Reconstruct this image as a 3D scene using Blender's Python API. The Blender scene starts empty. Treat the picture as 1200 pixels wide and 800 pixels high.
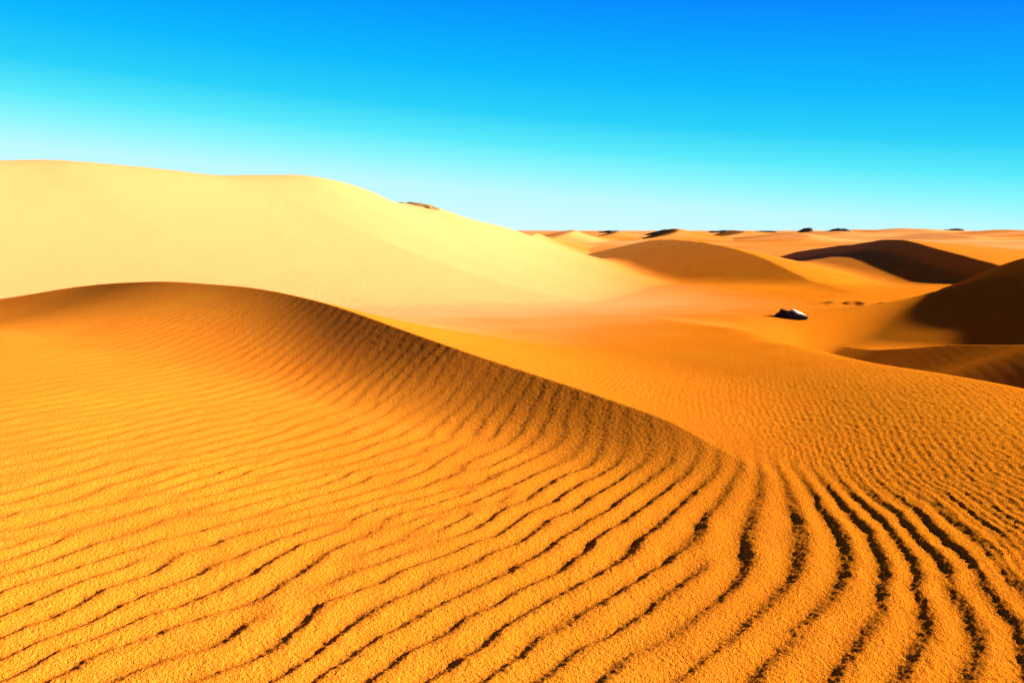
import bpy, bmesh, math, random
import numpy as np

# ------------------------------------------------------------------ scene, camera
sc = bpy.context.scene
col = sc.collection
EYE = 1.7                                   # camera height over the sand at its foot
F = 1100.0                                  # focal length in photo pixels (1200 wide)
PITCH = math.atan(130 / F)
SUN_AZ = math.radians(78)                   # clockwise from the view direction (+Y)
SUN_EL = math.radians(18)

cam_d = bpy.data.cameras.new('camera')
cam = bpy.data.objects.new('camera', cam_d)
col.objects.link(cam)
cam.location = (0, 0, EYE)
cam.rotation_euler = (math.pi / 2 - PITCH, 0, 0)
cam_d.sensor_width = 36
cam_d.lens = 36 * F / 1200
cam_d.clip_start = 0.05
cam_d.clip_end = 30000
sc.camera = cam


def at(px, py, d):
    """World point on the photo ray (px, py) at forward ground distance d."""
    cp, sp = math.cos(PITCH), math.sin(PITCH)
    fx, fy, fz = (px - 600), F * cp + (400 - py) * sp, -F * sp + (400 - py) * cp
    k = d / fy
    return np.array((fx * k, d, EYE + fz * k))


# ------------------------------------------------------------------ numpy helpers
def sstep(a, b, x):
    t = np.clip((x - a) / (b - a), 0, 1)          # works for a > b too
    return t * t * (3 - 2 * t)


def hash2(ix, iy, seed):
    h = (ix.astype(np.int64) * 374761393 + iy.astype(np.int64) * 668265263 + seed * 982451653) & 0xFFFFFFFF
    h = ((h ^ (h >> 13)) * 1274126177) & 0xFFFFFFFF
    h = ((h ^ (h >> 16)) * 2246822519) & 0xFFFFFFFF
    return ((h ^ (h >> 15)) & 0xFFFF) / 65535.0


def noise(x, y, seed=0):
    """gradient noise, about -0.7..0.7"""
    x0, y0 = np.floor(x), np.floor(y)
    fx, fy = x - x0, y - y0
    u, v = fx ** 3 * (fx * (fx * 6 - 15) + 10), fy ** 3 * (fy * (fy * 6 - 15) + 10)
    r = []
    for dx in (0, 1):
        for dy in (0, 1):
            a = hash2(x0 + dx, y0 + dy, seed) * (2 * math.pi)
            r.append(np.cos(a) * (fx - dx) + np.sin(a) * (fy - dy))
    return (r[0] * (1 - v) + r[1] * v) * (1 - u) + (r[2] * (1 - v) + r[3] * v) * u


def fbm(x, y, seed=0, n=3):
    s, a = 0, 1.0
    for i in range(n):
        s = s + a * noise(x * 2 ** i, y * 2 ** i, seed + i * 17)
        a *= 0.5
    return s


def spline(xs, ys):
    """smooth monotone-ish (PCHIP like) interpolation with flat extrapolation"""
    xs, ys = np.array(xs, float), np.array(ys, float)
    o = np.argsort(xs)
    xs, ys = xs[o], ys[o]
    m = np.gradient(ys, xs)

    def f(x):
        x = np.clip(x, xs[0], xs[-1])
        i = np.clip(np.searchsorted(xs, x) - 1, 0, len(xs) - 2)
        h = xs[i + 1] - xs[i]
        t = (x - xs[i]) / h
        t2, t3 = t * t, t * t * t
        return (ys[i] * (2 * t3 - 3 * t2 + 1) + m[i] * h * (t3 - 2 * t2 + t)
                + ys[i + 1] * (-2 * t3 + 3 * t2) + m[i + 1] * h * (t3 - t2))
    return f


class Ridge:
    """A dune ridge: a crest that is a curve v(u) in an axis frame, with a height h(u) over
    the ground and a profile for each side of it."""

    def __init__(self, pts, axis):
        pts = np.array(pts, float)                     # x, y, h
        a = np.array(axis, float)
        self.a = a / np.hypot(*a)
        self.b = np.array((-self.a[1], self.a[0]))     # left of the axis
        u, v = pts[:, :2] @ self.a, pts[:, :2] @ self.b
        self.v, self.h = spline(u, v), spline(u, pts[:, 2])
        self.u0, self.u1 = u.min(), u.max()

    def uv(self, x, y):
        u = x * self.a[0] + y * self.a[1]
        v = x * self.b[0] + y * self.b[1]
        e = 0.05
        g = (self.v(u + e) - self.v(u - e)) / (2 * e)
        return u, (v - self.v(u)) / np.sqrt(1 + g * g)


# ------------------------------------------------------------------ the land
def lift_left(x, y):
    """the sand in front rises gently to the left"""
    return .08 * np.log1p(np.exp((-x - .8) * 1.5)) / 1.5 * (1 - sstep(11, 16, y)) * (1 - sstep(6, 14, -x))


# the near dune: its crest comes down from the left towards the camera and dies out
near = [(-420, 420, 17.0, .10), (-200, 380, 17.4, .25), (0, 350, 16.9, None), (90, 336, 16.5, None), (170, 330, 15.6, None),
        (250, 333, 14.3, None), (340, 345, 12.7, None), (410, 364, 11.5, None), (480, 389, 10.4, None), (540, 410, 9.6, None),
        (600, 430, 9, None), (700, 463, 8, None), (780, 492, 7.2, None), (850, 530, 6.4, None), (950, 590, 5.5, None),
        (1040, 655, 4.75, None), (1110, 740, 3.95, None)]
NEAR = None                                 # built below, when the ground under it is known

# the tall pale dune behind it on the left
pale = [(0, 187, 36), (60, 187, 38), (130, 192, 40), (190, 199, 42.5), (240, 206, 45), (290, 206.5, 47.5), (340, 207, 50),
        (400, 217, 52.5), (460, 236, 55), (510, 240, 57), (560, 254, 60), (600, 266, 64)]
pts = [at(*p) for p in pale]
pa, pb = np.array((.56, .83)) / math.hypot(.56, .83), np.array((-.83, .56)) / math.hypot(.56, .83)
pts = [(*((p[:2] @ pa) * pa + 36.7 * pb), p[2]) for p in pts]           # its crest runs straight
pts = [(-36, 8, 3.0), (-28, 22, 4.2)] + pts + [(3, 72, .6), (6, 80, -.4), (10, 90, -1.2)]
PALE = Ridge(pts, (.56, .83))

# the dune at the right whose slip face is in shade
DARK = Ridge([(17, -14, .0), (16.0, -4, -.3), (15.0, 4, -.5), (14.2, 10, .0), (13.6, 15, .45), (13.1, 20, .9)]
             + [tuple(at(*p)) for p in ((1200, 302, 24), (1165, 314, 25.5), (1130, 328, 27), (1095, 343, 29), (1068, 357, 31))]
             + [(13.2, 34, -1.3), (12.5, 40, -1.6)], (-.05, 1))
SWELL = Ridge([(9, -8, -.6), (8.4, 0, -.2), (7.6, 7, .2), tuple(at(1230, 401, 12)), tuple(at(1200, 402, 13)), tuple(at(1100, 406, 16)),
               tuple(at(1040, 409.5, 18)), tuple(at(990, 414, 20)), (6.6, 23, -1.35), (6.3, 26, -1.8)], (-.05, 1))
FAR_A = Ridge([(33.5, 50, -2.2), (33.2, 58, -1.3), tuple(at(1100, 292, 72)), tuple(at(1050, 280.5, 81)), tuple(at(1000, 286, 90)),
               tuple(at(940, 294, 100)), tuple(at(888, 306, 110)), (25, 122, -2.6), (24, 132, -3)], (-.15, 1))
FAR_B = Ridge([(15, 36, -2.2), (16, 44, -1.5), (17.6, 55, -1.3), tuple(at(890, 301, 66)), tuple(at(835, 286, 78)),
               tuple(at(770, 281, 95)), (13, 112, -.3), (12, 125, -1.5)], (-.1, 1))
BARCHANS = []                               # the dunes towards the horizon: px, top row, distance, right reach in px
for px, py, d, reach, lee in ((628, 265, 170, 80, .12), (672, 267.5, 260, 60, .2), (722, 270, 380, 80, .3), (790, 266.5, 330, 110, .36), (862, 269, 520, 160, .3),
                              (930, 271, 300, 90, .11), (968, 270, 620, 160, .12), (1010, 268.5, 900, 200, .1), (1060, 267, 700, 200, .09),
                              (1100, 272, 330, 110, .13), (1180, 268.5, 560, 200, .1), (1300, 267, 480, 220, .2), (520, 267, 500, 140, .2),
                              (-200, 262, 300, 200, .2), (1480, 264, 280, 200, .3)):
    p = at(px, py, d)
    BARCHANS.append((p[0], d, p[2], (p[2] + 1.6) / lee, reach * d / F, .14 * d + 10))
EDGE = [at(*p)[:2] for p in ((1500, 545, 5.3), (1340, 500, 6.4), (1200, 460, 7.6), (1100, 440, 9.0), (1000, 424, 10.8), (940, 411, 12.3), (890, 400, 14.3), (840, 390, 17))]
EDGE_Z = [at(*p)[2] for p in ((1500, 545, 5.3), (1340, 500, 6.4), (1200, 460, 7.6), (1100, 440, 9.0), (1000, 424, 10.8), (940, 411, 12.3), (890, 400, 14.3), (840, 390, 17))]
RIM = Ridge([(e[0], e[1], z) for e, z in zip(EDGE, EDGE_Z)], (-.45, .9))


def smax(a, b, k):
    h = np.clip(0.5 + 0.5 * (a - b) / k, 0, 1)
    return b * (1 - h) + a * h + k * h * (1 - h)


def land(x, y):
    r = np.hypot(x, y)
    wob = fbm(x * .12, y * .12, 3) * .06 * sstep(6, 20, r)
    # the plain, falling slowly away from the camera
    floor = -1.25 * sstep(13, 46, y) - 1.8 * sstep(44, 95, y) + 1.5 * sstep(110, 260, r)
    # out there: small dunes to the horizon
    f = sstep(120, 240, r)
    n1 = fbm(x / 90 + 3.1, y / 160, 11, 3)
    n3 = fbm(x / 700, y / 900, 31, 3)
    far = f * (.5 * n1 + 1.0 * n3 * sstep(400, 1500, r) + .5)
    for cx, cy, top, wl, wr, wy in BARCHANS:
        dx = x - cx - .25 * (y - cy) * np.abs(y - cy) / wy
        fx = np.where(dx < 0, np.clip(1 + dx / wl, 0, 1), np.clip(1 - dx / wr, 0, 1) ** 1.6)
        fx = np.minimum(fx, .86 + .14 * np.tanh((fx - .86) / .14)) * (1 + .12 * noise(y / 35 + cx, y / 60, 14))
        far = np.maximum(far, (top + 1.6) * fx * np.exp(-((y - cy) / wy) ** 2))
    floor = floor - 1.1 * np.exp(-((x - 21) / 7.5) ** 2 - ((y - 82) / 20) ** 2)
    z = floor + wob + far - .25 * f + lift_left(x, y)
    # platform that ends in the rim, then the hollow
    u, v = RIM.uv(x, y)                       # v > 0: camera side (left of the axis)
    rim_h = RIM.h(u)
    fade = (1 - sstep(13.0, 17.0, u + 0 * x))
    lift = np.clip(rim_h, 0, 1)
    cam_side = lift * np.exp(-np.clip(v, 0, None) ** 2 / (2 * 1.75 ** 2))
    drop = -1.35 * sstep(0, 4.2, -v) * fade * sstep(-14, -2, u)
    back = lift * np.exp(-np.clip(-v, 0, None) ** 2 / (2 * .8 ** 2))
    z = z + np.where(v > 0, cam_side, back) * fade + drop
    # the pale dune
    u, v = PALE.uv(x, y)
    h0 = np.interp(u, (-16, 5, 20, 35, 50, 60, 75), (2.6, 3.9, 4.5, 4.3, 2.5, 1.0, -.4))
    w = np.interp(u, (0, 18, 30, 45, 60, 75), (16.5, 19, 20, 15, 11, 9))
    q = np.clip(np.where(v < 0, -v / w, v / 16), 0, 1)
    h = PALE.h(u) * (1 - sstep(0, .45, q)) + h0 * sstep(0, .45, q) - floor
    qs = np.sqrt(q * q + .004) - .0632
    g = np.clip(1 - qs / .9388, 0, 1) ** 1.35
    env = sstep(-16, 2, u) * (1 - sstep(72, 84, u))
    z = z + np.clip(h, 0, None) * g * env * (1 + .04 * fbm(x * .07, y * .05, 41, 2) * q * 3 * (1 - q))
    # the near dune
    if NEAR is not None:
        u, v = NEAR.uv(x, y)
        h = NEAR.h(u)
        wl = (.72 + 2.05 * np.clip(h, 0, 1.1)) * (1 + .36 * sstep(-2.0, -5.5, x))
        wr = 1.6 + 4.2 * np.clip(h, 0, 1.1)
        ql = np.clip(-v / wl, 0, 1)
        qr = np.clip(v / wr, 0, 1)
        prof = np.where(v < 0, (1 - ql) ** 2 * (1 + .55 * ql), (1 - qr) ** 2 * (1 + .8 * qr))
        z = z + h * prof * sstep(-25, -21.2, u)
    # dunes with slip faces
    for R, lee, apron, sto, k in ((SWELL, .33, .29, .25, .12), (DARK, .64, .254, .12, .4), (FAR_A, .55, .205, .08, .4), (FAR_B, .22, .215, .22, .6)):
        u, v = R.uv(x, y)
        c = R.h(u) + .06 * noise(u * .35, 0 * u, 7)
        d = np.abs(v)
        steep = {id(DARK): .72, id(FAR_A): 1.7, id(FAR_B): 6.0, id(SWELL): 1.5}[id(R)]
        left = c - lee * d + (lee - apron) * np.log1p(np.exp((d - steep) / .22)) * .22
        if R is DARK:
            left = left + .06 * np.log1p(np.exp((d - 6) / .5)) * .5
        right = c - sto * d * (d / (d + .8))
        dune = np.where(v > 0, left, right)
        ends = sstep(R.u0, R.u0 + 5, u) * (1 - sstep(R.u1 - 5, R.u1, u))
        dune = dune * ends + (-4) * (1 - ends)
        z = smax(dune, z, k)
    # hummocks at the foot of the shaded dune
    m = np.exp(-((x - 11.3) / 1.6) ** 2 - ((y - 29.5) / 3.0) ** 2)
    z = z + m * (.17 * noise(x * 1.3, y * .8, 51) + .12 * noise(x * 3, y * 1.6, 52))
    # scalloped hollow at the foot of the pale dune
    return z


pts = []
for px, py, d, h in near:
    p = at(px, py, d)
    under = float(land(np.array([p[0]]), np.array([p[1]]))[0])
    pts.append((p[0], p[1], max((p[2] - under) if h is None else h, 0)))
pts[-1] = (pts[-1][0], pts[-1][1], 0.0)
NEAR = Ridge(pts, (.72, -.69))


# ------------------------------------------------------------------ wind ripples
LINES = [
    (-3, [(1192, 736), (1168, 704), (1136, 664), (1108, 630), (1078, 600), (1040, 570)]),
    (-2, [(1136, 792), (1144, 760), (1136, 728), (1104, 696), (1094, 660), (1060, 622), (1020, 586), (990, 560)]),
    (-1, [(1056, 792), (1068, 760), (1082, 728), (1080, 704)]),
    (0, [(972, 796), (1012, 740), (1040, 692), (1052, 660), (1020, 620), (990, 590), (968, 566)]),
    (1, [(888, 796), (936, 742), (970, 710), (986, 668), (986, 624), (968, 592), (948, 562), (930, 545)]),
    (2, [(813, 790), (867, 747), (904, 706), (930, 680), (932, 640), (932, 600), (926, 574), (908, 548)]),
    (3, [(720, 797), (757, 767), (803, 737), (847, 697), (877, 653)]),
    (4, [(640, 797), (683, 763), (723, 743), (750, 720), (793, 690), (826, 661)]),
    (5, [(560, 800), (620, 763), (660, 733), (700, 713), (743, 687), (783, 657)]),
    (4, [(813, 627), (833, 600), (853, 567), (872, 545), (868, 520)]),
    (3, [(877, 617), (880, 590), (893, 565)]),
    (6, [(547, 777), (567, 760), (600, 735), (640, 707), (683, 683), (727, 660)]),
    (5, [(753, 630), (793, 600), (830, 567), (846, 545), (842, 522), (828, 502)]),
    (7, [(460, 790), (493, 763), (537, 733), (587, 710), (630, 687), (660, 670), (690, 643)]),
    (6, [(713, 620), (760, 590), (793, 567), (812, 548), (817, 530), (803, 497)]),
    (8, [(383, 783), (430, 763), (467, 737), (530, 707), (573, 683), (600, 670), (620, 657), (657, 627)]),
    (7, [(710, 603), (750, 570), (775, 556), (797, 535), (797, 515), (785, 493)]),
    (9, [(440, 723), (503, 687), (560, 657), (607, 627), (640, 615)]),
    (10, [(320, 780), (363, 750), (390, 717), (433, 693), (480, 667), (530, 647), (577, 630)]),
    (11, [(240, 770), (293, 740), (347, 707), (390, 687), (430, 668)]),
    (12, [(53, 793), (130, 756), (200, 740), (243, 723), (320, 693), (353, 677)]),
    (13, [(0, 797), (143, 740), (197, 720), (260, 693), (313, 667)]),
    (14, [(0, 777), (70, 747), (150, 713), (230, 683), (320, 647), (360, 630)]),
    (15, [(0, 753), (60, 730), (133, 696), (240, 653)]),
    (17, [(0, 698), (33, 687), (110, 667), (150, 650), (213, 630)]),
]


def plain_hit(px, py):
    """where a photo ray meets the land (marching outwards)"""
    ds = np.arange(2.6, 14, .02)
    P = np.array([at(px, py, d) for d in (1.0, 2.0)])
    o, k = np.array((0, 0, EYE)), P[1] - P[0]
    q = o + np.outer(ds, k)
    zz = land(q[:, 0], q[:, 1])
    i = np.argmax(q[:, 2] < zz)
    return q[i, :2]


ctrl, val = [], []
for ph, ln in LINES:
    for px, py in ln:
        ctrl.append(plain_hit(px, py))
        val.append(float(ph))
ctrl, val = np.array(ctrl), np.array(val)
END_P, END_Q = plain_hit(828, 659), plain_hit(690, 622)     # a ripple ends at P; the cut of its angle runs to Q


def disl(x, y):
    ax = END_P - END_Q
    ax /= np.hypot(*ax)
    dx, dy = x - END_P[0], y - END_P[1]
    return -np.arctan2(-dx * ax[1] + dy * ax[0], dx * ax[0] + dy * ax[1]) / (2 * math.pi)


def tps_fit(p, v, lam):
    n = len(p)
    d2 = ((p[:, None] - p[None]) ** 2).sum(-1)
    K = .5 * d2 * np.log(d2 + 1e-12) + lam * np.eye(n)
    P = np.c_[np.ones(n), p]
    A = np.block([[K, P], [P.T, np.zeros((3, 3))]])
    return np.linalg.solve(A, np.r_[v, 0, 0, 0])


W = tps_fit(ctrl, val - disl(ctrl[:, 0], ctrl[:, 1]), .12)


def phase(x, y):
    out = W[-3] + W[-2] * x + W[-1] * y
    for (cx, cy), w in zip(ctrl, W[:-3]):
        d2 = (x - cx) ** 2 + (y - cy) ** 2
        out = out + w * .5 * d2 * np.log(d2 + 1e-12)
    return out + disl(x, y)


rng = random.Random(5)
KNOTS = []
for k in range(20):
    a, d = rng.uniform(-.55, -.08), 4.0 + 5 * rng.random()
    KNOTS.append((d * math.sin(a), d * math.cos(a), rng.choice((-1, 1)), rng.uniform(.35, .8)))


def ripples(x, y):
    """heights of the wind ripples (metres)"""
    r = np.hypot(x, y)
    wx = x + .022 * noise(x * 2.6, y * 2.6, 61) + .018 * noise(x * 8, y * 8, 62) + .007 * noise(x * 23, y * 23, 69)
    wy = y + .022 * noise(x * 2.6, y * 2.6, 63) + .018 * noise(x * 8, y * 8, 64) + .007 * noise(x * 23, y * 23, 70)
    p = phase(wx, wy)
    left = sstep(.2, 1.2, 1.6 - x)
    p = p + .30 * noise(x * 1.3, y * 1.3, 65) * left + .22 * noise(x * 3.3, y * 3.3, 66) * left
    # ripples that stop or fork
    for kx, ky, s, L in KNOTS:
        # a pair of opposite ends, so that nothing changes far from it
        dx, dy = .47 * L * 2, .88 * L * 2
        p = p + s * (np.arctan2(y - ky, x - kx) - np.arctan2(y - ky - dy, x - kx - dx)) / (2 * math.pi)
    t = 1 - (p - np.floor(p))
    # broad windward back, short lee face; rounded (t grows to the left/back)
    lee = .37 + .09 * sstep(.8, 2.0, x)
    saw = np.where(t < lee, .5 - .5 * np.cos(math.pi * (t / lee)), .5 + .5 * np.cos(math.pi * (t - lee) / (1 - lee)))
    u, v = NEAR.uv(x, y)
    smooth_left = sstep(-6.2, -2.4, x + .25 * (y - 8))
    amp = .48 + .52 * smooth_left
    amp = amp * (.85 + .55 * noise(x * .9, y * .9, 67) + .4 * noise(x * 3.2, y * 3.2, 68)).clip(.5, 1.1)
    amp = amp * (1 - .5 * sstep(7.5, 11.5, r)) * (1 - .88 * sstep(1.35 + .9 * sstep(.3, -1.5, x), .35, np.abs(v)) * sstep(5.0, 7.0, r))
    flank = sstep(.05, .7, v)                       # past the crest the ripples turn small
    amp = amp * (1 - .90 * flank)
    near_amp = .0215 - .0045 * sstep(.8, 2.2, x)
    near_amp = near_amp * (1 - .56 * sstep(4.6, 7.5, r))
    for kx, ky in [(k[0], k[1]) for k in KNOTS] + [(k[0] + .94 * k[3], k[1] + 1.76 * k[3]) for k in KNOTS] + [tuple(END_P)]:
        amp = amp * (1 - .9 * np.exp(-((x - kx) ** 2 + (y - ky) ** 2) / .10 ** 2))
    # no ripple is steeper than loose sand allows: its height follows its wavelength
    e = np.exp(2j * math.pi * p)
    gr = np.gradient(e, axis=0) / np.gradient(r, axis=0)
    ga = np.gradient(e, axis=1) / (r * np.gradient(np.arctan2(x, y), axis=1))
    lam = 2 * math.pi / np.sqrt(np.abs(gr) ** 2 + np.abs(ga) ** 2 + 1e-6)
    z = np.minimum(near_amp * 1.12 * amp, (.100 - .014 * sstep(.6, 1.8, x)) * lam) * (saw - .5)
    fine = .5 + .5 * np.sin(2 * math.pi * (2.6 * p + .5 * noise(x * 3, y * 3, 75)))
    z = z + .0038 * flank * fine * (.8 + .5 * noise(x * 1.4, y * 1.4, 76)).clip(.3, 1.1) * (1 - .45 * sstep(5.5, 7.5, r)) * (1 - sstep(9, 12.5, r)) * sstep(7.5, 4.5, x + .35 * (y - 6))
    # small rough ripples beyond the crest
    q = (.93 * y + .37 * x) * 7.0 + 1.4 * noise(x * 1.6, y * 1.2, 71) + 2.2 * noise(x * .5, y * .4, 72)
    side = .0012 * np.sin(2 * math.pi * q) * (.6 + noise(x * 2.5, y * 2.5, 73)).clip(0, 1.3)
    _, vr = RIM.uv(x, y)
    front = sstep(-.6, .2, vr)
    z = z + side * flank * (1 - sstep(12, 18, r)) * front
    lump = .004 * noise(x * 12, y * 15, 81) + .0035 * noise(x * 26, y * 31, 82)
    z = z + lump * (.25 + .75 * flank) * (1 - sstep(9, 14, r)) * (.35 + .65 * smooth_left) * front
    grit = .0021 * noise(x * 38, y * 38, 91) + .0018 * noise(x * 80, y * 80, 92) * (1 - sstep(4.5, 6.5, r))
    z = z + grit * (1 - sstep(6, 11, r)) * (.15 + .85 * smooth_left)
    return z


# ------------------------------------------------------------------ materials
def new_mat(name):
    m = bpy.data.materials.new(name)
    m.use_nodes = True
    nt = m.node_tree
    b = nt.nodes['Principled BSDF']
    return m, nt, b


def N(nt, kind, **kw):
    n = nt.nodes.new(kind)
    for k, v in kw.items():
        if k.startswith('_'):
            setattr(n, k[1:], v)
        else:
            n.inputs[k].default_value = v
    return n


def sand_material():
    m, nt, b = new_mat('sand')
    L = nt.links.new
    geo = N(nt, 'ShaderNodeNewGeometry')
    pos = geo.outputs['Position']
    # grain speckle of the sand, two sizes
    g1 = N(nt, 'ShaderNodeTexNoise', Scale=72.0, Detail=3.0, Roughness=.65)
    g2 = N(nt, 'ShaderNodeTexNoise', Scale=190.0, Detail=1.0)
    big = N(nt, 'ShaderNodeTexNoise', Scale=.45, Detail=4.0, Roughness=.6)
    for n in (g1, g2, big):
        L(pos, n.inputs['Vector'])
    # orange sand, mixed to a paler colour over the big dune
    orange = N(nt, 'ShaderNodeMix', _data_type='RGBA')
    orange.inputs['A'].default_value = (.80, .150, .004, 1)
    orange.inputs['B'].default_value = (.95, .30, .012, 1)
    tone = N(nt, 'ShaderNodeMath', _operation='MULTIPLY_ADD')
    tone.inputs[1].default_value = .8
    toff = N(nt, 'ShaderNodeMath', _operation='MULTIPLY_ADD')
    toff.inputs[1].default_value = .9
    toff.inputs[2].default_value = -.35
    L(big.outputs['Fac'], toff.inputs[0])
    L(g1.outputs['Fac'], tone.inputs[0])
    L(toff.outputs[0], tone.inputs[2])
    L(tone.outputs[0], orange.inputs['Factor'])
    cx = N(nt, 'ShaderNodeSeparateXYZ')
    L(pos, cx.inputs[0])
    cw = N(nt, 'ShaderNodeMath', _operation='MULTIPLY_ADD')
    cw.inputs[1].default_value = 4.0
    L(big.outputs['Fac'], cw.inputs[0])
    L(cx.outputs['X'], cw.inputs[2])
    vignette = N(nt, 'ShaderNodeMapRange', _interpolation_type='SMOOTHSTEP')  # overexposed left and vignetted right, painted into the sand colour
    vignette.inputs['From Min'].default_value = -1.2
    vignette.inputs['From Max'].default_value = 5.0
    L(cw.outputs[0], vignette.inputs['Value'])
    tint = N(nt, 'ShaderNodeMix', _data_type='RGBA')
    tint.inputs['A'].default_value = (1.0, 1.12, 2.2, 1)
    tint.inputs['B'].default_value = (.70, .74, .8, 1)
    L(vignette.outputs['Result'], tint.inputs['Factor'])
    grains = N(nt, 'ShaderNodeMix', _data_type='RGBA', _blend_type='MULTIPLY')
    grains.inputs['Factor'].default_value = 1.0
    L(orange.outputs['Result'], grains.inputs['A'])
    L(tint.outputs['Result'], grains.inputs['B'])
    dot = N(nt, 'ShaderNodeVectorMath', _operation='DOT_PRODUCT')
    dot.inputs[1].default_value = (-.83, .56, 0)
    L(pos, dot.inputs[0])
    wob = N(nt, 'ShaderNodeMath', _operation='MULTIPLY_ADD')
    wob.inputs[1].default_value = 5.0
    L(big.outputs['Fac'], wob.inputs[0])
    L(dot.outputs['Value'], wob.inputs[2])
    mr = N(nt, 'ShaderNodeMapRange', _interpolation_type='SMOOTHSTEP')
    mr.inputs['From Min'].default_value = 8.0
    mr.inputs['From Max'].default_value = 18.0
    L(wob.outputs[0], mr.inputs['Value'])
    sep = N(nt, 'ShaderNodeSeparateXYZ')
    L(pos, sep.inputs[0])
    mx = N(nt, 'ShaderNodeMapRange', _interpolation_type='SMOOTHSTEP')     # the paler colour ends to the right
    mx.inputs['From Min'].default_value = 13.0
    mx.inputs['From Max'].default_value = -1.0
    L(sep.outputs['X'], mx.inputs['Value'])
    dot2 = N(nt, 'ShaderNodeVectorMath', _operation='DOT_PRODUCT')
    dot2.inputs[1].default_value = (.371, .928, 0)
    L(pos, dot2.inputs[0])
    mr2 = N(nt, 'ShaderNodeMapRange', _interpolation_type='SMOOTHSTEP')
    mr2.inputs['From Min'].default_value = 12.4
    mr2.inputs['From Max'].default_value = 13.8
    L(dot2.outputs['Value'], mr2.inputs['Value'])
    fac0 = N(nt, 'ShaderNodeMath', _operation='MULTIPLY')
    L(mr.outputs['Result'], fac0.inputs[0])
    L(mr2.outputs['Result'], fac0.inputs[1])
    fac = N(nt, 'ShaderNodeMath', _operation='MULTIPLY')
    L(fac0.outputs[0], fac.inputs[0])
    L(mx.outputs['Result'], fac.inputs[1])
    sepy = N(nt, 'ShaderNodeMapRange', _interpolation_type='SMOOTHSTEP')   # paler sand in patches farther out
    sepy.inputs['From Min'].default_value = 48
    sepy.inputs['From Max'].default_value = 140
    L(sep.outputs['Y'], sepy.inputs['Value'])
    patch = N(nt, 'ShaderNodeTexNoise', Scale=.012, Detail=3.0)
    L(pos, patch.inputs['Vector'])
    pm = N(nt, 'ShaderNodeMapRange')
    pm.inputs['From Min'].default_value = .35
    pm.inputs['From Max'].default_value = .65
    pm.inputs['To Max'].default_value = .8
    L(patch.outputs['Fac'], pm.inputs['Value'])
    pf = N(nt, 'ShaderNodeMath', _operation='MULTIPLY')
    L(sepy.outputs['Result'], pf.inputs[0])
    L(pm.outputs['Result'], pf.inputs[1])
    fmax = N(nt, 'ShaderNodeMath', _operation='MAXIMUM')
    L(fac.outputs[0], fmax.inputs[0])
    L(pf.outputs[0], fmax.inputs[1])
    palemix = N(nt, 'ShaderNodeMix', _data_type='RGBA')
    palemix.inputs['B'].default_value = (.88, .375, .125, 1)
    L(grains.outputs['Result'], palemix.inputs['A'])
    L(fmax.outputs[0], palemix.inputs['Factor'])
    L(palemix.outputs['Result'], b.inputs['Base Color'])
    b.inputs['Roughness'].default_value = 1.0
    b.inputs['Specular IOR Level'].default_value = 0.0
    # relief of the grains
    add = N(nt, 'ShaderNodeMath', _operation='MULTIPLY_ADD')
    add.inputs[1].default_value = .45
    L(g2.outputs['Fac'], add.inputs[0])
    L(g1.outputs['Fac'], add.inputs[2])
    bump = N(nt, 'ShaderNodeBump', Strength=.85, Distance=.022)
    L(add.outputs[0], bump.inputs['Height'])
    # faint wind streaks, long across the slope
    mp = N(nt, 'ShaderNodeMapping')
    mp.inputs['Rotation'].default_value = (0, 0, math.radians(20))
    mp.inputs['Scale'].default_value = (1.6, .35, .6)
    L(pos, mp.inputs['Vector'])
    st = N(nt, 'ShaderNodeTexNoise', Scale=1.0, Detail=5.0, Roughness=.6)
    L(mp.outputs['Vector'], st.inputs['Vector'])
    bump2 = N(nt, 'ShaderNodeBump', Strength=.3, Distance=.06)
    L(st.outputs['Fac'], bump2.inputs['Height'])
    L(bump.outputs['Normal'], bump2.inputs['Normal'])
    L(bump2.outputs['Normal'], b.inputs['Normal'])
    return m


SAND = sand_material()


def rock_material(name, c0, c1, scale):
    m, nt, b = new_mat(name)
    L = nt.links.new
    tc = N(nt, 'ShaderNodeTexCoord')
    n = N(nt, 'ShaderNodeTexNoise', Scale=scale, Detail=6.0, Roughness=.65)
    L(tc.outputs['Object'], n.inputs['Vector'])
    mix = N(nt, 'ShaderNodeMix', _data_type='RGBA')
    mix.inputs['A'].default_value = (*c0, 1)
    mix.inputs['B'].default_value = (*c1, 1)
    L(n.outputs['Fac'], mix.inputs['Factor'])
    L(mix.outputs['Result'], b.inputs['Base Color'])
    b.inputs['Roughness'].default_value = .95
    b.inputs['Specular IOR Level'].default_value = .1
    bump = N(nt, 'ShaderNodeBump', Strength=.6, Distance=.04)
    L(n.outputs['Fac'], bump.inputs['Height'])
    L(bump.outputs['Normal'], b.inputs['Normal'])
    return m


ROCK = rock_material('dark_rock', (.012, .010, .009), (.05, .04, .03), 5)
LIT_FACET = rock_material('pale_crust', (.55, .42, .22), (.8, .7, .5), 9)  # pale colour stands in for sun on the boulder
SCRUB = rock_material('far_rock', (.03, .026, .02), (.10, .08, .05), .8)


def tag(o, label, cat, group=None, kind=None):
    o['label'] = label
    o['category'] = cat
    if group:
        o['group'] = group
    if kind:
        o['kind'] = kind
    return o


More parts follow.
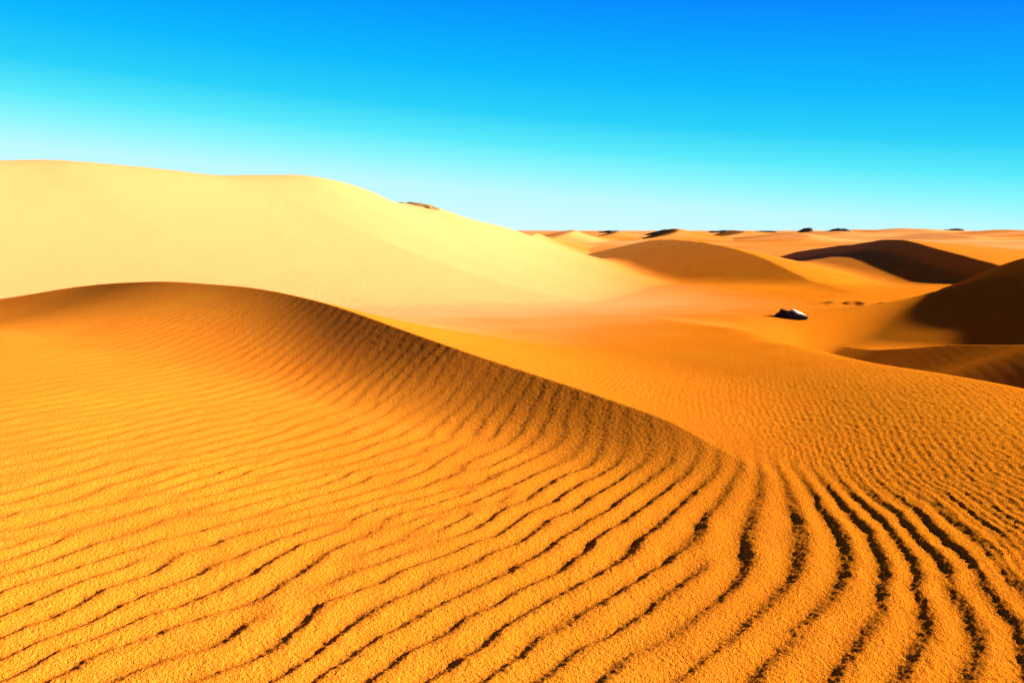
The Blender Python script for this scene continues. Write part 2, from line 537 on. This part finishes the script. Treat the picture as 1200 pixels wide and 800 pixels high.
# ------------------------------------------------------------------ the ground mesh
def build_land():
    half = math.radians(34)
    a_in = np.linspace(-half, half, 1050)
    step = a_in[1] - a_in[0]
    out, a, s = [], half, step
    while a < math.pi:
        s = min(s * 1.12, math.radians(3))
        a += s
        out.append(min(a, math.pi))
    ang = np.r_[-np.array(out[::-1]), a_in, np.array(out)]
    ang[0], ang[-1] = -math.pi, math.pi
    rad, r = [.3, .8, 1.4, 1.9, 2.3], 2.5
    while r < 9000:
        rad.append(r)
        dr = 7.5e-4 * r * r
        if r < 19.8:
            dr = min(dr, .028)
        elif r < 120:
            dr = min(.0065 * r, .4)
        else:
            dr = .008 * r
        r += dr
    rad = np.array(rad)
    na, nr = len(ang), len(rad)
    R, A = np.meshgrid(rad, ang, indexing='ij')
    X, Y = R * np.sin(A), R * np.cos(A)
    Z = land(X, Y)
    nrip = int(np.searchsorted(rad, 18))
    c0 = int(np.searchsorted(ang, -half * 1.12))
    c1 = int(np.searchsorted(ang, half * 1.12))
    fadeA = 1 - sstep(half, half * 1.11, np.abs(A[:nrip, c0:c1]))
    for i in range(0, nrip, 100):
        j = min(i + 100, nrip)
        Z[i:j, c0:c1] += ripples(X[i:j, c0:c1], Y[i:j, c0:c1]) * fadeA[i:j]
    # normals of the whole sheet, shared by all its pieces
    P = np.stack((X, Y, Z), -1)
    dr = np.gradient(P, axis=0)
    da = np.gradient(P, axis=1)
    Nn = np.cross(da, dr)
    Nn /= np.linalg.norm(Nn, axis=-1, keepdims=True) + 1e-20
    Nn[Nn[..., 2] < 0] *= -1
    # which dune a face belongs to
    cx = .25 * (X[:-1, :-1] + X[1:, :-1] + X[:-1, 1:] + X[1:, 1:])
    cy = .25 * (Y[:-1, :-1] + Y[1:, :-1] + Y[:-1, 1:] + Y[1:, 1:])
    reg = np.zeros(cx.shape, np.int8)                               # 0 desert plain
    u, v = RIM.uv(cx, cy)
    un, vn = NEAR.uv(cx, cy)
    up, vp = PALE.uv(cx, cy)
    wp = np.interp(up, (0, 18, 30, 45, 60, 75), (16.5, 19, 20, 15, 11, 9))
    rr = np.hypot(cx, cy)
    pale_in = (vp > -wp) & (vp < 16) & (up > -14) & (up < 82)
    ud, vd = DARK.uv(cx, cy)
    dark_in = (vd < 5.2) & (vd > -14) & (ud > -13) & (ud < 38)
    ua, va = FAR_A.uv(cx, cy)
    ub, vb = FAR_B.uv(cx, cy)
    fa = (va < 9) & (va > -22) & (ua > FAR_A.u0 + 2) & (ua < FAR_A.u1 - 2)
    fb = (vb < 9) & (vb > -14) & (ub > FAR_B.u0 + 2) & (ub < FAR_B.u1 - 2)
    reg[fa] = 4
    reg[fb & ~fa] = 5
    reg[pale_in] = 2
    reg[dark_in & ~pale_in] = 3
    nearreg = (rr < 21) & ((v > -.15) | (u > 16))
    nearreg &= ~((vp > -wp + 3) & (un < 100) & (vn > 4.5) & pale_in)
    reg[nearreg] = 1
    # left flank beyond the near crest belongs to the pale dune once it rises
    reg[(reg == 1) & (vn > 1.2 + 3 * np.clip(NEAR.h(un), 0, 1)) & (vp > -wp - .5) & (vp < 16)] = 2
    idx = np.arange(nr * na).reshape(nr, na)
    quads = np.stack((idx[:-1, :-1], idx[:-1, 1:], idx[1:, 1:], idx[1:, :-1]), -1)
    Pf, Nf = P.reshape(-1, 3), Nn.reshape(-1, 3)
    names = [
        ('desert_plain', 'open orange desert plain between the dunes, reaching to the horizon', 'desert'),
        ('rippled_dune', 'orange dune in front, covered with wind ripples and ending in a curved dark crest', 'dune'),
        ('pale_dune', 'tall smooth pale yellow dune rising behind the curved dark crest', 'dune'),
        ('shaded_dune', 'dune with a black shaded slip face at the right edge, beyond the hollow', 'dune'),
        ('distant_dune', 'distant dune with a long dark slip face below the horizon', 'dune'),
        ('rounded_dune', 'distant rounded dune with a soft brown side, between the pale dune and the darker one', 'dune')]
    for k, (nm, lab, cat) in enumerate(names):
        q = quads[reg == k]
        used, inv = np.unique(q, return_inverse=True)
        inv = inv.reshape(-1, 4)
        me = bpy.data.meshes.new(nm)
        me.vertices.add(len(used))
        me.vertices.foreach_set('co', Pf[used].astype(np.float32).ravel())
        me.loops.add(len(inv) * 4)
        me.loops.foreach_set('vertex_index', inv.astype(np.int32).ravel()[:])
        me.polygons.add(len(inv))
        me.polygons.foreach_set('loop_start', np.arange(0, len(inv) * 4, 4, dtype=np.int32))
        me.update(calc_edges=True)
        me.polygons.foreach_set('use_smooth', np.ones(len(inv), bool))
        me.normals_split_custom_set_from_vertices(Nf[used].astype(np.float32))
        me.materials.append(SAND)
        o = bpy.data.objects.new(nm, me)
        col.objects.link(o)
        tag(o, lab, cat, kind='structure')


build_land()


def ground(x, y):
    return float(land(np.array([x], float), np.array([y], float))[0])


# ------------------------------------------------------------------ things on the sand
def rock_mesh(name, sx, sy, sz, seed, shape=None, mat=ROCK, rough=.22):
    bm = bmesh.new()
    bmesh.ops.create_icosphere(bm, subdivisions=4, radius=1)
    co = np.array([v.co[:] for v in bm.verts])
    n = (fbm(co[:, 0] * 1.3 + co[:, 2] * .9 + seed, co[:, 1] * 1.3 - co[:, 2] * .7, seed, 4))
    for v, k in zip(bm.verts, n):
        s = 1 + rough * float(k) * 1.6
        x, y, z = v.co * s
        z = max(z, -.45)
        if shape:
            x, y, z = shape(x, y, z)
        v.co = (x * sx, y * sy, z * sz)
    me = bpy.data.meshes.new(name)
    bm.to_mesh(me)
    bm.free()
    me.polygons.foreach_set('use_smooth', np.ones(len(me.polygons), bool))
    me.materials.append(mat)
    return me


def hit(px, py, lo, hi):
    P = np.array([at(px, py, d) for d in (1.0, 2.0)])
    ds = np.arange(lo, hi, .02)
    q = np.array((0, 0, EYE)) + np.outer(ds, P[1] - P[0])
    i = np.argmax(q[:, 2] < land(q[:, 0], q[:, 1]))
    return q[i]


p = hit(929, 372, 14, 60)
s = p[1] / F


def wedge(x, y, z):
    return x, y, (z * (.95 - .5 * x) if z > 0 else z)


boulder = bpy.data.objects.new('boulder', rock_mesh('boulder', 17.5 * s, 9 * s, 5.3 * s, 4, wedge))
boulder.location = (p[0], p[1], ground(p[0], p[1]) + 2.0 * s)
boulder.rotation_euler = (0, math.radians(6), math.radians(-8))
col.objects.link(boulder)
tag(boulder, 'lone black boulder with a pale sunlit top, lying in lit sand left of the shaded dune', 'boulder')
facet = bpy.data.objects.new('pale_crust', rock_mesh('pale_crust', 11.0 * s, 6.5 * s, 2.3 * s, 9, None, LIT_FACET, .2))  # sunlit facet, painted as a pale part added to the dark rock
facet.parent = boulder
facet.location = (6.5 * s, 1.5 * s, 3.3 * s)
facet.rotation_euler = (math.radians(6), math.radians(20), 0)
col.objects.link(facet)


def skyline(px, lo, hi):
    """the point of the land that makes the skyline in the direction of this column"""
    ds = np.arange(lo, hi, .5)
    q = np.array([at(px, 270, d) for d in (1.0, 2.0)])
    k = q[1] - q[0]
    X, Y = k[0] * ds, ds
    Z = land(X, Y)
    i = np.argmax((Z - EYE) / ds)
    return X[i], Y[i], Z[i]


outcrops = [(486, 25, 5.0, 6, 40, 66, 'low dark flat-topped outcrop on the skyline crest of the tall pale dune'),
            (716, 13, 2.6, 0, 130, 900, 'thin dark rock on the horizon nearest the pale dune'),
            (771, 16, 3.4, -9, 130, 900, 'slanting dark block for a shaded slip face on the horizon above the rounded brown dune'),  # dark solid standing in for the shade on a small dune's slip face
            (848, 17, 2.8, 0, 130, 900, 'long low dark rock on the horizon, first to the right of the slanting dark block'),
            (896, 16, 2.4, 0, 130, 900, 'flat dark rock on the horizon just left of the tallest black one'),
            (943, 9, 6.5, 0, 130, 900, 'tallest and blackest rock on the horizon, above the long dark slip face'),
            (983, 12, 4.2, 0, 130, 900, 'rounded dark rock on the horizon just right of the tallest black one'),
            (1116, 11, 2.8, 0, 130, 900, 'small dark rock on the horizon farthest to the right')]
OLIVE = rock_material('olive_rock', (.16, .10, .025), (.34, .22, .06), 1.2)
for k, (px, w, h, tilt, lo, hi, lab) in enumerate(outcrops):
    x, y, z = skyline(px, lo, hi)
    s = y / F
    o = bpy.data.objects.new('rock_outcrop', rock_mesh('rock_outcrop', w * s, w * .5 * s, h * s, 40 + k,
                             lambda x, y, z: (x, y, max(z, -.2) if z < 0 else z * (.8 + .25 * x)), OLIVE if k == 0 else SCRUB, .34))
    g = min(ground(x + dx * w * s, y + dy * .5 * w * s) for dx in (-.7, 0, .7) for dy in (-.5, .5))
    o.location = (x, y, max(g, z - h * s * (.5 if k == 0 else .15)))
    o.rotation_euler = (0, math.radians(tilt), 0)
    col.objects.link(o)
    tag(o, lab, 'rock', 'dark rocks on the skyline')


# ------------------------------------------------------------------ light
sun_d = bpy.data.lights.new('sun', 'SUN')
sun_d.energy = 5.0
sun_d.angle = math.radians(.5)
sun_d.color = (1.0, .93, .80)
sun = bpy.data.objects.new('sun', sun_d)
col.objects.link(sun)
sun.rotation_euler = (math.pi / 2 - SUN_EL, 0, math.pi - SUN_AZ)

world = bpy.data.worlds.new('World')
sc.world = world
world.use_nodes = True
nt = world.node_tree
L = nt.links.new
bg = nt.nodes['Background']
sky = N(nt, 'ShaderNodeTexSky', _sky_type='NISHITA', _sun_disc=False)
sky.sun_elevation = SUN_EL
sky.sun_rotation = SUN_AZ
sky.altitude = 300
sky.dust_density = .3
sky.ozone_density = 2.0
tc = N(nt, 'ShaderNodeTexCoord')
sep = N(nt, 'ShaderNodeSeparateXYZ')
L(tc.outputs['Generated'], sep.inputs[0])
ramp = N(nt, 'ShaderNodeValToRGB')
cr = ramp.color_ramp
cr.interpolation = 'LINEAR'
stops = [(0.0, (.60, .98, 1.0)), (.05, (.68, .97, 1.0)), (.09, (.52, .96, 1.0)), (.115, (.27, .94, 1.0)), (.14, (.10, .83, .98)), (.17, (.02, .64, .96)),
         (.21, (.002, .49, 1.0)), (.25, (.0, .37, 1.0)), (.30, (.0, .23, 1.0)), (.35, (.0, .12, .85)), (.48, (.0, .035, .38)), (1.0, (.0, .008, .12))]
while len(cr.elements) < len(stops):
    cr.elements.new(.5)
for e, (pp, c) in zip(cr.elements, stops):
    e.position = pp
    e.color = (*c, 1)
tilt = N(nt, 'ShaderNodeMapRange')               # the sky is paler on the side away from the sun
tilt.inputs['From Min'].default_value = -.6
tilt.inputs['From Max'].default_value = .6
tilt.inputs['To Min'].default_value = .0
tilt.inputs['To Max'].default_value = .10
L(sep.outputs['X'], tilt.inputs['Value'])
fa = N(nt, 'ShaderNodeMath', _operation='ADD')
L(sep.outputs['Z'], fa.inputs[0])
L(tilt.outputs['Result'], fa.inputs[1])
behind = N(nt, 'ShaderNodeMapRange')             # darkened behind the camera, out of view, to cut the sky fill
behind.inputs['From Min'].default_value = .5
behind.inputs['From Max'].default_value = -.6
behind.inputs['To Min'].default_value = .0
behind.inputs['To Max'].default_value = .14
L(sep.outputs['Y'], behind.inputs['Value'])
fb = N(nt, 'ShaderNodeMath', _operation='ADD')
L(fa.outputs[0], fb.inputs[0])
L(behind.outputs['Result'], fb.inputs[1])
L(fb.outputs[0], ramp.inputs['Fac'])
mixs = N(nt, 'ShaderNodeMix', _data_type='RGBA')
mixs.inputs['Factor'].default_value = .995
L(sky.outputs['Color'], mixs.inputs['A'])
scale = N(nt, 'ShaderNodeVectorMath', _operation='SCALE')
scale.inputs['Scale'].default_value = 3.71
L(ramp.outputs['Color'], scale.inputs[0])
L(scale.outputs[0], mixs.inputs['B'])
L(mixs.outputs['Result'], bg.inputs['Color'])
bg.inputs['Strength'].default_value = .08

sc.view_settings.view_transform = 'Standard'
sc.view_settings.look = 'None'
sc.view_settings.exposure = 1.75
sc.view_settings.gamma = 1
